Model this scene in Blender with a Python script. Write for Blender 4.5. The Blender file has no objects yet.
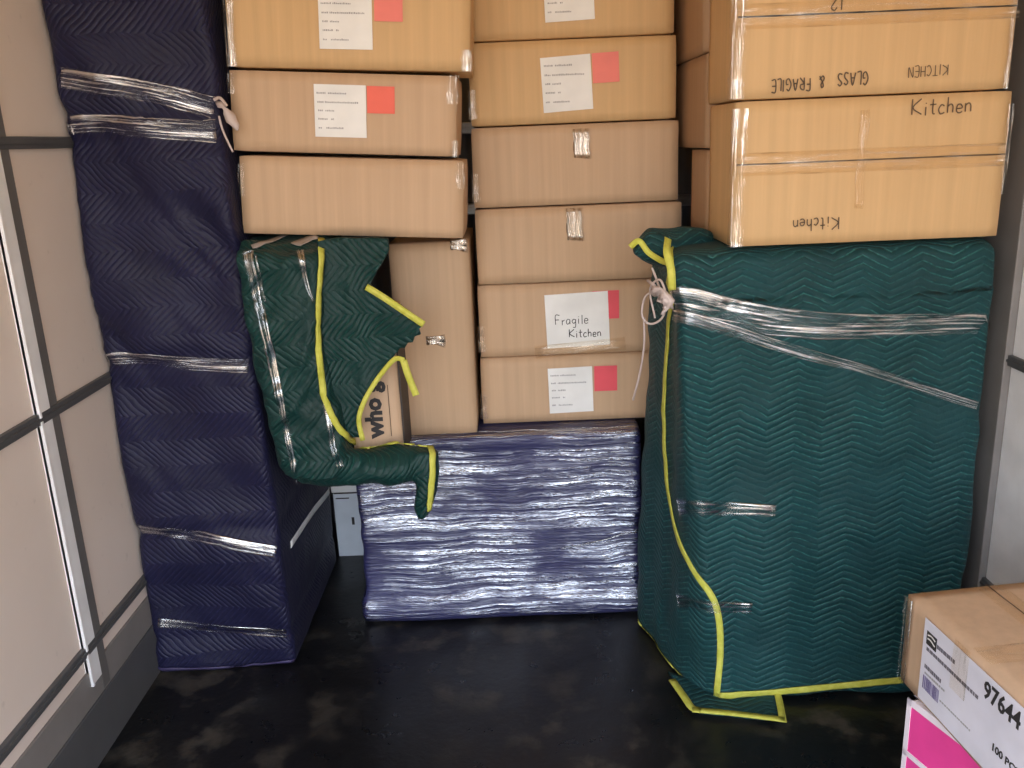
import bpy, bmesh, math, random
from mathutils import Vector, Matrix, noise
from mathutils.bvhtree import BVHTree
from mathutils.geometry import delaunay_2d_cdt
random.seed(7)
SC = bpy.context.scene
COL = SC.collection
V = Vector
# ------------------------------------------------------------------ camera
FPX, PITCH, ROLL, YAW = 865.0, math.radians(15.8), math.radians(2.4), math.radians(.35)
FW = V((-math.sin(YAW)*math.cos(PITCH), math.cos(YAW)*math.cos(PITCH), -math.sin(PITCH)))
RT = V((math.cos(YAW), math.sin(YAW), 0)); UP = RT.cross(FW)
CR = RT*math.cos(ROLL)-UP*math.sin(ROLL); CU = UP*math.cos(ROLL)+RT*math.sin(ROLL)
CO = V((0, 0, 1.5))
cam = bpy.data.cameras.new('camera'); camo = bpy.data.objects.new('camera', cam); COL.objects.link(camo)
cam.sensor_width = 36; cam.lens = 36*FPX/1024; cam.clip_start = .05
camo.matrix_world = Matrix(((CR.x, CU.x, -FW.x, CO.x), (CR.y, CU.y, -FW.y, CO.y), (CR.z, CU.z, -FW.z, CO.z), (0, 0, 0, 1)))
SC.camera = camo
# ------------------------------------------------------------------ light: daylight through the open rear of the truck
SC.view_settings.view_transform = 'Standard'; SC.view_settings.look = 'None'
SC.view_settings.gamma = 1; SC.view_settings.use_curve_mapping = False
SC.view_settings.exposure = 0.2
W = bpy.data.worlds.new('sky'); SC.world = W; W.use_nodes = True
wn = W.node_tree; wn.nodes.clear()
wo = wn.nodes.new('ShaderNodeOutputWorld'); wb = wn.nodes.new('ShaderNodeBackground')
wt = wn.nodes.new('ShaderNodeTexCoord'); ws = wn.nodes.new('ShaderNodeSeparateXYZ'); wr = wn.nodes.new('ShaderNodeValToRGB')
wm = wn.nodes.new('ShaderNodeMapRange'); wm.inputs[1].default_value = -1; wm.inputs[2].default_value = 1
wn.links.new(wt.outputs['Generated'], ws.inputs[0]); wn.links.new(ws.outputs[2], wm.inputs[0]); wn.links.new(wm.outputs[0], wr.inputs[0])
wn.links.new(wr.outputs[0], wb.inputs[0]); wn.links.new(wb.outputs[0], wo.inputs[0])
r = wr.color_ramp; r.elements[0].position = 0; r.elements[0].color = (.42, .33, .25, 1)
r.elements[1].position = 1; r.elements[1].color = (.5, .72, 1.0, 1)
e = r.elements.new(.48); e.color = (.50, .40, .30, 1)
e = r.elements.new(.52); e.color = (1, 1.0, 1.0, 1)
e = r.elements.new(.70); e.color = (.80, .92, 1.1, 1)
wb.inputs[1].default_value = 4.6

# ------------------------------------------------------------------ helpers
def ray(px, py): return FW + CR*((px-512)/FPX) + CU*((384-py)/FPX)
def at(px, py, **k):
    (a, v), = k.items(); i = 'xyz'.index(a); d = ray(px, py)
    return CO + d*((v-CO[i])/d[i])
def link(o, parent=None):
    COL.objects.link(o)
    if parent: o.parent = parent
    return o
def obj(name, bm, mat, parent=None, smooth=True, world=False):
    me = bpy.data.meshes.new(name)
    if smooth:
        for f in bm.faces: f.smooth = True
    if world and parent is not None:
        bmesh.ops.transform(bm, matrix=wmat(parent).inverted(), verts=bm.verts)
    bm.to_mesh(me); bm.free(); me.materials.append(mat)
    return link(bpy.data.objects.new(name, me), parent)
def wmat(o):
    m = o.matrix_basis.copy()
    while o.parent: o = o.parent; m = o.matrix_basis @ m
    return m
def thing(name, label, cat, loc=(0, 0, 0), rot=(0, 0, 0), group=None):
    o = bpy.data.objects.new(name, None); link(o); o.empty_display_size = .1
    o.location = loc; o.rotation_euler = rot; tag(o, label, cat, group); return o
def tag(o, label, cat, group=None):
    o['label'] = label; o['category'] = cat
    if group: o['group'] = group
    return o
def struct(o): o['kind'] = 'structure'; return o
def box(bm, x0, x1, y0, y1, z0, z1, bev=0, mat=None):
    vs = [bm.verts.new(V((x, y, z))) for x in (x0, x1) for y in (y0, y1) for z in (z0, z1)]
    fs = [(0, 1, 3, 2), (4, 6, 7, 5), (0, 4, 5, 1), (2, 3, 7, 6), (0, 2, 6, 4), (1, 5, 7, 3)]
    F = [bm.faces.new([vs[i] for i in f]) for f in fs]
    if bev: bmesh.ops.bevel(bm, geom=list({e for f in F for e in f.edges}), offset=bev, segments=2, affect='EDGES', profile=.6)
    return bm
def nz(p, f, s=0): return noise.noise_vector(V(p)*f+V((s*7.3, s*3.1, s*5.7)))
def uvbox(me_bm, f=None):
    """metric uv by dominant normal: front x,z / side y,z / top x,y"""
    uv = me_bm.loops.layers.uv.verify(); me_bm.normal_update()
    for fc in me_bm.faces:
        n = fc.normal
        for l in fc.loops:
            c = l.vert.co
            if abs(n.z) > .8: l[uv].uv = (c.x, c.y+c.z)
            elif abs(n.x) > abs(n.y): l[uv].uv = (c.y*(1 if n.x > 0 else -1)+c.x, c.z)
            else: l[uv].uv = (c.x, c.z)
    return me_bm
def softbox(w, d, h, step, rad, fn=None, bevel_top=True):
    """tessellated rounded box, x centred, front at y=0, bottom z=0; fn(p, unit)->p reshapes"""
    bm = bmesh.new()
    nx, ny, nz_ = [max(2, int(round(a/step))) for a in (w, d, h)]
    def lin(n, L):
        return [L*i/n for i in range(n+1)]
    X, Y, Z = lin(nx, w), lin(ny, d), lin(nz_, h)
    cache = {}
    def vert(i, j, k):
        if (i, j, k) in cache: return cache[(i, j, k)]
        p = V((X[i], Y[j], Z[k])); c = V((min(max(p.x, rad), w-rad), min(max(p.y, rad), d-rad), min(max(p.z, rad), h-rad)))
        q = p-c
        if q.length > 1e-9:
            m = max(abs(q.x), abs(q.y), abs(q.z)); q = q.normalized()*m
        p = c+q; u = V((p.x/w, p.y/d, p.z/h)); p.x -= w/2
        if fn: p = fn(p, u)
        cache[(i, j, k)] = bm.verts.new(p); return cache[(i, j, k)]
    def quad(a, b, c, e): bm.faces.new([vert(*a), vert(*b), vert(*c), vert(*e)])
    for i in range(nx):
        for k in range(nz_):
            quad((i, 0, k), (i+1, 0, k), (i+1, 0, k+1), (i, 0, k+1)); quad((i, ny, k), (i, ny, k+1), (i+1, ny, k+1), (i+1, ny, k))
    for j in range(ny):
        for k in range(nz_):
            quad((0, j, k), (0, j, k+1), (0, j+1, k+1), (0, j+1, k)); quad((nx, j, k), (nx, j+1, k), (nx, j+1, k+1), (nx, j, k+1))
    for i in range(nx):
        for j in range(ny):
            quad((i, j, 0), (i, j+1, 0), (i+1, j+1, 0), (i+1, j, 0)); quad((i, j, nz_), (i+1, j, nz_), (i+1, j+1, nz_), (i, j+1, nz_))
    return uvbox(bm)
def catmull(pts, n):
    P = [V(p) for p in pts]; P = [P[0]*2-P[1]]+P+[P[-1]*2-P[-2]]; out = []
    segs = len(P)-3
    for s in range(segs):
        a, b, c, d = P[s:s+4]; m = max(2, n//segs)
        for i in range(m):
            t = i/m
            out.append(.5*((2*b)+(c-a)*t+(2*a-5*b+4*c-d)*t*t+(3*b-a-3*c+d)*t**3))
    out.append(P[-2]); return out
def strip(bm, pts, nrm, wid, th, across=3, snap=None, off=0.0, crinkle=0):
    """closed ribbon with thickness; pts 3d, nrm normals, wid scalar or list"""
    uv = bm.loops.layers.uv.verify(); rows = []; L = 0
    for i, p in enumerate(pts):
        t = (pts[min(i+1, len(pts)-1)]-pts[max(i-1, 0)]).normalized(); n = nrm[i]
        wd = n.cross(t).normalized(); w = wid[i] if isinstance(wid, list) else wid
        if i: L += (p-pts[i-1]).length
        top, bot = [], []
        for a in range(across+1):
            s = a/across-.5; q = p+wd*(s*w); m = n
            if snap:
                loc, nn, _, _ = snap.find_nearest(q)
                if loc is not None and (loc-q).length < .06: q = loc+nn*off; m = (nn+n).normalized()
            if crinkle: q = q+m*(crinkle*abs(noise.noise(q*V((40, 40, 40)).length*.02+V((a*3.1, 0, 0)))))
            top.append((bm.verts.new(q+m*th), L, a/across)); bot.append((bm.verts.new(q-m*th*.3), L, a/across))
        rows.append((top, bot))
    def face(lst):
        f = bm.faces.new([x[0] for x in lst])
        for l, x in zip(f.loops, lst): l[uv].uv = (x[1], x[2])
    for (t0, b0), (t1, b1) in zip(rows, rows[1:]):
        for a in range(across):
            face([t0[a], t1[a], t1[a+1], t0[a+1]]); face([b0[a], b0[a+1], b1[a+1], b1[a]])
        face([t0[0], b0[0], b1[0], t1[0]]); face([t0[-1], t1[-1], b1[-1], b0[-1]])
    for (t, b), fl in ((rows[0], 0), (rows[-1], 1)):
        for a in range(across): face([t[a], t[a+1], b[a+1], b[a]] if not fl else [t[a], b[a], b[a+1], t[a+1]])
    return bm
def tube(bm, pts, rad, seg=7):
    rings = []
    for i, p in enumerate(pts):
        t = (pts[min(i+1, len(pts)-1)]-pts[max(i-1, 0)]).normalized()
        a = t.orthogonal().normalized() if i == 0 else (rings_a - t*rings_a.dot(t)).normalized()
        rings_a = a; b = t.cross(a); rr = rad[min(i, len(rad)-1)] if isinstance(rad, list) else rad
        rings.append([bm.verts.new(p+(a*math.cos(2*math.pi*k/seg)+b*math.sin(2*math.pi*k/seg))*rr) for k in range(seg)])
    for r0, r1 in zip(rings, rings[1:]):
        for k in range(seg): bm.faces.new([r0[k], r0[(k+1) % seg], r1[(k+1) % seg], r1[k]])
    bm.faces.new(rings[0][::-1]); bm.faces.new(rings[-1]); return bm
def bvh_of(o):
    bm = bmesh.new(); bm.from_mesh(o.data); bmesh.ops.transform(bm, matrix=wmat(o), verts=bm.verts)
    t = BVHTree.FromBMesh(bm); bm.free(); return t
def surf_strip(name, px, width, tree, mat, parent, off=.002, th=.0015, n=40, across=4, crinkle=0):
    """ribbon lying on the surface of the object in `tree`"""
    pl = catmull([V((a, b, 0)) for a, b in px], n); pts, nr = [], []; last = 2.1
    for q in pl:
        d = ray(q.x, q.y).normalized(); loc, nn, _, _ = tree.ray_cast(CO, d)
        if loc is None:        # path runs just off the edge: take the nearest spot of the cloth
            best = min((tree.find_nearest(CO+d*(1.6+.04*i)) for i in range(45)), key=lambda r_: r_[3])
            if best[3] > .07: continue
            loc, nn = best[0], best[1]
        if nn.dot(d) > 0: nn = -nn
        pts.append(loc+nn*off); nr.append(nn)
    # smooth
    for _ in range(2):
        pts = [pts[0]]+[(pts[i-1]+pts[i]*2+pts[i+1])/4 for i in range(1, len(pts)-1)]+[pts[-1]]
        nr = [nr[0]]+[(nr[i-1]+nr[i]+nr[i+1]).normalized() for i in range(1, len(nr)-1)]+[nr[-1]]
    w = width
    if isinstance(width, (list, tuple)): w = [width[0]+(width[1]-width[0])*i/(len(pts)-1) for i in range(len(pts))]
    bm = strip(bmesh.new(), pts, nr, w, th, across, tree, off, crinkle)
    return obj(name, bm, mat, parent, world=True)

# ------------------------------------------------------------------ materials
class NT:
    def __init__(s, name):
        s.m = bpy.data.materials.new(name); s.m.use_nodes = True; s.t = s.m.node_tree; s.t.nodes.clear()
        s.out = s.n('ShaderNodeOutputMaterial')
    def n(s, ty, **k):
        x = s.t.nodes.new(ty)
        for a, b in k.items(): setattr(x, a, b)
        return x
    def l(s, a, b): s.t.links.new(a, b)
    def math(s, op, a, b=None, c=None):
        x = s.n('ShaderNodeMath', operation=op)
        for i, v in enumerate((a, b, c)):
            if v is None: continue
            if isinstance(v, (int, float)): x.inputs[i].default_value = v
            else: s.l(v, x.inputs[i])
        return x.outputs[0]
    def noise(s, vec, scale, detail=3, rough=.5, dist=0):
        x = s.n('ShaderNodeTexNoise'); x.inputs['Scale'].default_value = scale; x.inputs['Detail'].default_value = detail
        x.inputs['Roughness'].default_value = rough; x.inputs['Distortion'].default_value = dist
        s.l(vec, x.inputs['Vector']); return x.outputs[0]
    def mapv(s, vec, sc, loc=(0, 0, 0), rot=(0, 0, 0)):
        x = s.n('ShaderNodeMapping'); x.inputs['Scale'].default_value = sc; x.inputs['Location'].default_value = loc; x.inputs['Rotation'].default_value = rot
        s.l(vec, x.inputs['Vector']); return x.outputs[0]
    def mix(s, f, a, b):
        x = s.n('ShaderNodeMix', data_type='RGBA')
        if isinstance(f, (int, float)): x.inputs[0].default_value = f
        else: s.l(f, x.inputs[0])
        for i, v in ((6, a), (7, b)):
            if isinstance(v, tuple): x.inputs[i].default_value = (*v, 1)
            else: s.l(v, x.inputs[i])
        return x.outputs[2]
    def ramp(s, f, lo, hi, a=0., b=1.):
        x = s.n('ShaderNodeMapRange'); x.inputs[1].default_value = lo; x.inputs[2].default_value = hi; x.inputs[3].default_value = a; x.inputs[4].default_value = b
        s.l(f, x.inputs[0]); return x.outputs[0]
    def bump(s, h, st, dist=.01):
        x = s.n('ShaderNodeBump'); x.inputs['Strength'].default_value = st; x.inputs['Distance'].default_value = dist; s.l(h, x.inputs['Height']); return x.outputs[0]
    def pbr(s, col, rough=.6, **k):
        x = s.n('ShaderNodeBsdfPrincipled')
        if isinstance(col, tuple): x.inputs['Base Color'].default_value = (*col, 1)
        else: s.l(col, x.inputs['Base Color'])
        if isinstance(rough, (int, float)): x.inputs['Roughness'].default_value = rough
        else: s.l(rough, x.inputs['Roughness'])
        for a, v in k.items():
            i = x.inputs[a.replace('_', ' ')]
            if isinstance(v, (int, float, tuple)): i.default_value = v
            else: s.l(v, i)
        s.l(x.outputs[0], s.out.inputs[0]); return x
    def coord(s, w='Object'): return s.n('ShaderNodeTexCoord').outputs[w]

def m_plain(name, col, rough=.6, **k):
    t = NT(name); c = t.coord(); a = t.noise(c, 9, 4)
    t.pbr(t.mix(t.ramp(a, .3, .7), tuple(x*.9 for x in col), tuple(min(1, x*1.07) for x in col)), rough, **k); return t.m
def m_card(name, col, sat=1.0):
    t = NT(name); c = t.coord()
    st = t.noise(t.mapv(c, (55, 55, 1.2)), 1, 3); bl = t.noise(c, 3.2, 4); fine = t.noise(t.mapv(c, (160, 160, 8)), 1, 2)
    c1 = t.mix(t.ramp(st, .3, .7), tuple(x*.93 for x in col), tuple(x*1.05 for x in col))
    c2 = t.mix(t.ramp(bl, .35, .7, 0, .35), c1, tuple(x*y for x, y in zip(col, (.86, .80, .74))))
    h = t.math('ADD', t.math('MULTIPLY', st, .6), t.math('MULTIPLY', fine, .25))
    t.pbr(c2, .62, Normal=t.bump(h, .12, .01), Specular_IOR_Level=.35); return t.m
def m_quilt(name, col, thread, axis='h', period=.143, amp=.03, sp=.018, coord='UV', gloss=.62, wr=.35, bst=.85):
    """moving blanket: zigzag stitch rows, quilted puffs between"""
    t = NT(name); c = t.coord(coord); w1 = t.noise(c, 5, 3); sep = t.n('ShaderNodeSeparateXYZ'); t.l(c, sep.inputs[0])
    if coord == 'UV': u, v = sep.outputs[0], sep.outputs[1]
    else: u, v = t.math('ADD', sep.outputs[0], sep.outputs[1]), sep.outputs[2]
    if axis == 'v': u, v = v, u
    # u runs along the row, v across the rows
    tri = t.math('PINGPONG', t.math('ADD', u, t.math('MULTIPLY', w1, .03)), period/2)
    s = t.math('DIVIDE', t.math('ADD', t.math('ADD', v, t.math('MULTIPLY', tri, -2*amp/period)), t.math('MULTIPLY', w1, .035)), sp)
    fr = t.math('FRACT', s); tent = t.math('PINGPONG', s, .5)          # 0 on the stitch, .5 between
    puff = t.math('SINE', t.math('MULTIPLY', tent, math.pi))
    puff = t.math('POWER', puff, .6)
    line = t.ramp(tent, .05, .14, 1, 0)
    dash = t.noise(c, 90, 2)
    vis = t.ramp(t.noise(t.mapv(c, (1, 1, 1), (3, 1, 2)), 6.5, 3), .36, .62, .12, 1)
    lm = t.math('MULTIPLY', t.math('MULTIPLY', line, t.ramp(dash, .35, .62, .15, 1)), vis); puff = t.math('MULTIPLY', puff, t.math('ADD', vis, .25))
    pk = t.noise(t.mapv(c, (1, 1, 1)), 30, 6, .7); big = t.noise(c, 7, 4)
    h = t.math('ADD', t.math('ADD', t.math('MULTIPLY', puff, .55), t.math('MULTIPLY', pk, .8)), t.math('MULTIPLY', big, 1.3*wr))
    base = t.mix(t.ramp(big, .3, .7), tuple(x*.82 for x in col), tuple(x*1.15 for x in col))
    cc = t.mix(lm, base, thread)
    t.pbr(cc, gloss, Normal=t.bump(h, bst, .011), Sheen_Weight=.02, Specular_IOR_Level=.3); return t.m
def m_film(name, tint=(1, 1, 1), amount=.35, sc=(2.2, 60, 1), rough=.12, cover=(.42, .62), streak=1.0, coord='UV', see=(.97, .975, .985)):
    """clear stretch film / clear tape: see-through with sharp glints along the pulled folds"""
    t = NT(name); c = t.coord(coord); w = t.noise(c, 6, 2)
    v = t.mapv(c, sc); a = t.noise(v, 1, 4, .6, .6); b = t.noise(t.mapv(c, tuple(x*2.3 for x in sc)), 1, 3)
    g = t.n('ShaderNodeBsdfGlossy'); g.inputs['Roughness'].default_value = rough; g.inputs['Color'].default_value = (*tint, 1)
    t.l(t.bump(t.math('ADD', a, t.math('MULTIPLY', b, .5)), streak, .012), g.inputs['Normal'])
    tr = t.n('ShaderNodeBsdfTransparent'); tr.inputs[0].default_value = (*see, 1)
    mx = t.n('ShaderNodeMixShader'); fac = t.ramp(a, cover[0], cover[1], .02, amount)
    t.l(fac, mx.inputs[0]); t.l(tr.outputs[0], mx.inputs[1]); t.l(g.outputs[0], mx.inputs[2]); t.l(mx.outputs[0], t.out.inputs[0]); return t.m

M = {}
M['card'] = m_card('cardboard', (.57, .39, .245))
M['card_warm_lit'] = m_card('cardboard_warm_lit', (.65, .425, .21))  # for the upper cartons: warm light from above put into the board colour
M['card_dim'] = m_card('cardboard_shaded', (.42, .265, .155))  # darker copy: shade behind the Kitchen cartons put into the board colour
M['card_pale'] = m_card('cardboard_pale', (.60, .42, .28))
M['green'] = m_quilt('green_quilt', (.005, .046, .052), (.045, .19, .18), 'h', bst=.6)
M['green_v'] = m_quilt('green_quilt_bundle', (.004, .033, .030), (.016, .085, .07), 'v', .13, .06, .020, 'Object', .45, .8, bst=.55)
M['navy'] = m_quilt('navy_quilt', (.009, .009, .036), (.028, .029, .088), 'v', .15, .075, .019, 'UV', .5, .9, bst=.42)
def m_bind():
    t = NT('yellow_binding'); c = t.coord('UV'); sep = t.n('ShaderNodeSeparateXYZ'); t.l(c, sep.inputs[0])
    st = t.ramp(t.math('PINGPONG', t.math('ADD', sep.outputs[1], .18), .5), .02, .1, 1, 0); n = t.noise(t.coord(), 45, 4)
    col = t.mix(t.ramp(n, .3, .7), (.50, .50, .06), (.66, .65, .13)); col = t.mix(t.math('MULTIPLY', st, .5), col, (.38, .40, .07))
    t.pbr(col, .6, Normal=t.bump(n, .5, .006), Specular_IOR_Level=.3); return t.m
M['yellow'] = m_bind()
M['film'] = m_film('stretch_film', amount=.75, sc=(4, 9, 1), rough=.16, cover=(.50, .66), streak=.35)
M['film_fine'] = m_film('stretch_film_bunched', amount=.7, sc=(5, 3.5, 1), rough=.18, cover=(.46, .66), streak=.2)
M['tape'] = m_film('clear_packing_tape', tint=(1, .97, .9), amount=.25, sc=(9, 6, 1), rough=.2, cover=(.5, .72), streak=.15, see=(.99, .975, .95))
M['edge_tape'] = m_film('crinkled_edge_tape', tint=(1, .96, .88), amount=.8, sc=(5, 5, 1), rough=.2, cover=(.45, .62), streak=.5)
M['paper'] = m_plain('white_paper', (.86, .86, .84), .7)
M['red'] = m_plain('red_sticker', (.85, .15, .10), .6)
M['pinkred'] = m_plain('pink_sticker', (.85, .22, .18), .6)
M['crimson'] = m_plain('crimson_sticker', (.80, .09, .12), .6)
M['print'] = m_plain('grey_print', (.40, .39, .40), .8)
M['smudge'] = m_plain('soft_print', (.17, .16, .19), .8)
M['ink'] = m_plain('black_ink', (.03, .028, .03), .7)
M['marker'] = m_plain('marker_ink', (.13, .085, .05), .7)
M['white'] = m_plain('white_metal', (.88, .89, .90), .45)
M['dgrey'] = m_plain('dark_grey_metal', (.09, .092, .095), .45)
M['mgrey'] = m_plain('mid_grey_metal', (.14, .135, .13), .5)
M['pgrey'] = m_plain('grey_panel', (.22, .205, .195), .5)
M['pink'] = m_plain('pink_board', (.85, .07, .33), .4)
M['pinkwhite'] = m_plain('white_board_edge', (.85, .78, .84), .45)
M['twine'] = m_plain('pale_plastic_twine', (.55, .46, .43), .4)
M['black'] = m_plain('black_void', (.01, .01, .011), .8)

# ------------------------------------------------------------------ setting
def m_wall():
    t = NT('beige_wall_panel'); c = t.coord(); a = t.noise(t.mapv(c, (1, 1, 1)), 2.2, 4); b = t.noise(c, 30, 3)
    col = t.mix(t.ramp(a, .35, .7), (.76, .66, .58), (.82, .72, .65)); col = t.mix(t.ramp(b, .68, .8, 0, .3), col, (.45, .38, .32))
    t.pbr(col, .5, Normal=t.bump(a, .1, .02)); return t.m
def m_floor():
    t = NT('black_truck_floor'); c = t.coord(); a = t.noise(t.mapv(c, (1, 1, 1)), 6.5, 6, .62); b = t.noise(c, 1.6, 3); f = t.noise(c, 60, 4)
    wear = t.math('MULTIPLY', t.ramp(a, .52, .66), t.ramp(b, .40, .58))
    col = t.mix(wear, (.008, .008, .009), (.058, .052, .043))
    sp = t.ramp(t.noise(c, 28, 2), .80, .83); col = t.mix(sp, col, (.25, .25, .22))
    t.pbr(col, t.ramp(a, .3, .8, .22, .55), Normal=t.bump(t.math('ADD', a, t.math('MULTIPLY', f, .25)), .25, .01), Specular_IOR_Level=.4); return t.m
def m_gback():
    t = NT('grey_front_bulkhead'); c = t.coord(); w = t.n('ShaderNodeTexWave'); w.inputs['Scale'].default_value = 6; t.l(c, w.inputs[0])
    t.pbr((.13, .135, .15), .45, Normal=t.bump(w.outputs[0], .5, .01)); return t.m
M['wall'] = m_wall(); M['floor'] = m_floor(); M['back'] = m_gback()
def m_roof():
    t = NT('translucent_roof_sheet'); d = t.n('ShaderNodeBsdfDiffuse'); d.inputs[0].default_value = (.62, .55, .42, 1); tr = t.n('ShaderNodeBsdfTranslucent'); tr.inputs[0].default_value = (.75, .50, .24, 1)
    c = t.coord(); mx = t.n('ShaderNodeMixShader'); t.l(t.ramp(t.noise(c, 2, 2), 0, 1, .30, .36), mx.inputs[0]); t.l(d.outputs[0], mx.inputs[1]); t.l(tr.outputs[0], mx.inputs[2]); t.l(mx.outputs[0], t.out.inputs[0]); return t.m
M['roof'] = m_roof()
XL, XR, YB, YF, ZC = -1.12, 1.25, 3.3, -.45, 2.35
struct(obj('floor', box(bmesh.new(), XL-.05, XR+.05, YF, YB, -.06, 0), M['floor'], smooth=False))
struct(obj('ceiling', box(bmesh.new(), XL-.05, XR+.05, YF, YB+.05, ZC, ZC+.004), M['roof'], smooth=False))
struct(obj('wall_back', box(bmesh.new(), XL-.05, XR+.05, YB, YB+.05, 0, ZC), M['back'], smooth=False))
struct(obj('wall_left', box(bmesh.new(), XL-.05, XL, YF, YB, 0, ZC), M['wall'], smooth=False))
struct(obj('wall_right', box(bmesh.new(), XR, XR+.05, YF, YB, 0, ZC), M['wall'], smooth=False))
# kick plates
bm = bmesh.new(); box(bm, XL, XL+.012, YF, YB, 0, .155, .003); struct(obj('baseboard_left', bm, M['dgrey'], smooth=False))
bm = bmesh.new(); box(bm, XR-.012, XR, YF, YB, 0, .155, .003); struct(obj('baseboard_right', bm, M['dgrey'], smooth=False))
bm = bmesh.new(); box(bm, XL, XL+.008, YF, YB, .156, .245, .002); struct(obj('trim_1', bm, M['pgrey'], smooth=False))
bm = bmesh.new(); box(bm, XR-.008, XR, YF, YB, .156, .258, .002); struct(obj('trim_2', bm, M['pgrey'], smooth=False))
k = 3
for side in (-1, 1):
    for z in (.302, .918, 1.537, 2.14):                # cargo rails
        bm = bmesh.new(); x = XL if side < 0 else XR
        a, b = (x, x+.013) if side < 0 else (x-.022, x)
        box(bm, a, b, YF, YB, z-.014, z+.014, .003); box(bm, a-.0 if side < 0 else a-.004, b+.004 if side < 0 else b, YF, YB, z-.004, z+.004, .001)
        struct(obj('trim_%d' % k, bm, M['dgrey'], smooth=False)); k += 1
# white uprights of both walls, each with a darker strip beside it
for side, ys in ((-1, (.75, 1.91)), (1, (.75, 1.915))):
    for y in ys:
        x = XL if side < 0 else XR
        y0, y1 = (y, y+.055) if side < 0 else (y, y+.175)
        bm = bmesh.new(); a, b = (x, x+.012) if side < 0 else (x-.012, x)
        box(bm, a, b, y0, y1, .205, ZC-.02, .003); box(bm, a, b+.004 if side < 0 else b, y0, y0+.008, .205, ZC-.02, .001)
        struct(obj('trim_%d' % k, bm, M['white'], smooth=False)); k += 1
        bm = bmesh.new(); a, b = (x, x+.009) if side < 0 else (x-.03, x)
        box(bm, a, b, y1+.001, y1+(.04 if side < 0 else .24), .16, ZC-.02, .003)
        struct(obj('trim_%d' % k, bm, M['mgrey'] if side < 0 else M['pgrey'], smooth=False)); k += 1
for z in (1.255, 1.545):
    bm = bmesh.new(); box(bm, XL+.03, XR-.03, YB-.03, YB, z-.02, z+.02, .004); box(bm, XL+.03, XR-.03, YB-.038, YB-.03, z-.007, z+.007, .002)
    struct(obj('trim_%d' % k, bm, m_plain('bright_rail', (.4, .4, .4), .3, Metallic=.7), smooth=False)); k += 1

# ------------------------------------------------------------------ writing
def text_bm(s, size, cx=0, cz=0, rot=0, thick=.0, narrow=1.0):
    cu = bpy.data.curves.new('t', 'FONT'); cu.body = s; cu.size = size; cu.align_x = 'CENTER'; cu.align_y = 'CENTER'; cu.offset = thick; cu.resolution_u = 2; cu.extrude = .0004
    o = bpy.data.objects.new('t', cu); COL.objects.link(o); dg = bpy.context.evaluated_depsgraph_get(); me = bpy.data.meshes.new_from_object(o.evaluated_get(dg))
    bm = bmesh.new(); bm.from_mesh(me); bpy.data.objects.remove(o); bpy.data.curves.remove(cu); bpy.data.meshes.remove(me)
    bmesh.ops.transform(bm, matrix=Matrix.Translation((cx, 0, cz)) @ Matrix.Rotation(rot, 4, 'Y') @ Matrix.Rotation(math.pi/2, 4, 'X') @ Matrix.Diagonal((narrow, 1, 1, 1)), verts=bm.verts)
    return bm
GL = {  # handwritten strokes, unit height, (x, y)
 'K': (.75, [[(0, 1), (0, 0)], [(.6, 1), (.05, .45), (.65, 0)]]), 'I': (.3, [[(.1, 1), (.1, 0)]]), 'i': (.3, [[(.1, .55), (.1, 0)], [(.1, .75), (.12, .8)]]),
 't': (.5, [[(.2, .95), (.2, .1), (.35, 0)], [(0, .6), (.42, .62)]]), 'c': (.5, [[(.4, .5), (.2, .58), (.02, .3), (.15, 0), (.42, .08)]]),
 'h': (.55, [[(.05, 1), (.05, 0)], [(.05, .4), (.25, .55), (.4, .4), (.4, 0)]]), 'e': (.5, [[(.02, .28), (.4, .32), (.3, .55), (.08, .5), (.03, .15), (.2, 0), (.42, .08)]]),
 'n': (.55, [[(.05, .55), (.05, 0)], [(.05, .4), (.25, .55), (.4, .4), (.42, 0)]]), 'T': (.7, [[(0, 1), (.6, 1)], [(.3, 1), (.3, 0)]]), 'C': (.65, [[(.5, .85), (.25, 1), (0, .5), (.25, 0), (.52, .15)]]),
 'H': (.7, [[(0, 1), (0, 0)], [(.5, 1), (.5, 0)], [(0, .5), (.5, .5)]]), 'E': (.6, [[(.45, 1), (0, 1), (0, 0), (.45, 0)], [(0, .5), (.4, .5)]]), 'N': (.7, [[(0, 0), (0, 1), (.5, 0), (.5, 1)]]),
 'G': (.7, [[(.5, .85), (.25, 1), (0, .5), (.25, 0), (.52, .1), (.52, .45), (.3, .45)]]), 'L': (.55, [[(0, 1), (0, 0), (.42, 0)]]), 'A': (.7, [[(0, 0), (.27, 1), (.54, 0)], [(.1, .4), (.44, .4)]]),
 'S': (.6, [[(.45, .85), (.2, 1), (.03, .75), (.4, .4), (.35, .05), (0, .1)]]), '&': (.7, [[(.55, .3), (.2, 0), (.05, .25), (.35, .7), (.25, 1), (.1, .75), (.55, 0)]]),
 'F': (.6, [[(.45, 1), (0, 1), (0, 0)], [(0, .5), (.38, .5)]]), 'R': (.65, [[(0, 0), (0, 1), (.4, .9), (.38, .6), (0, .5), (.48, 0)]]), 'r': (.4, [[(.05, .55), (.05, 0)], [(.05, .4), (.3, .55)]]),
 'a': (.55, [[(.4, .5), (.15, .55), (.02, .25), (.15, 0), (.38, .2), (.4, .5), (.42, 0)]]), 'g': (.55, [[(.4, .5), (.15, .55), (.02, .3), (.2, .1), (.4, .3), (.4, .5), (.38, -.3), (.1, -.35)]]),
 'l': (.25, [[(.1, 1), (.1, 0)]]), '2': (.6, [[(.05, .8), (.25, 1), (.45, .75), (0, 0), (.5, 0)]]), '1': (.3, [[(.1, 1), (.1, 0)]]), ' ': (.5, [])}
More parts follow.
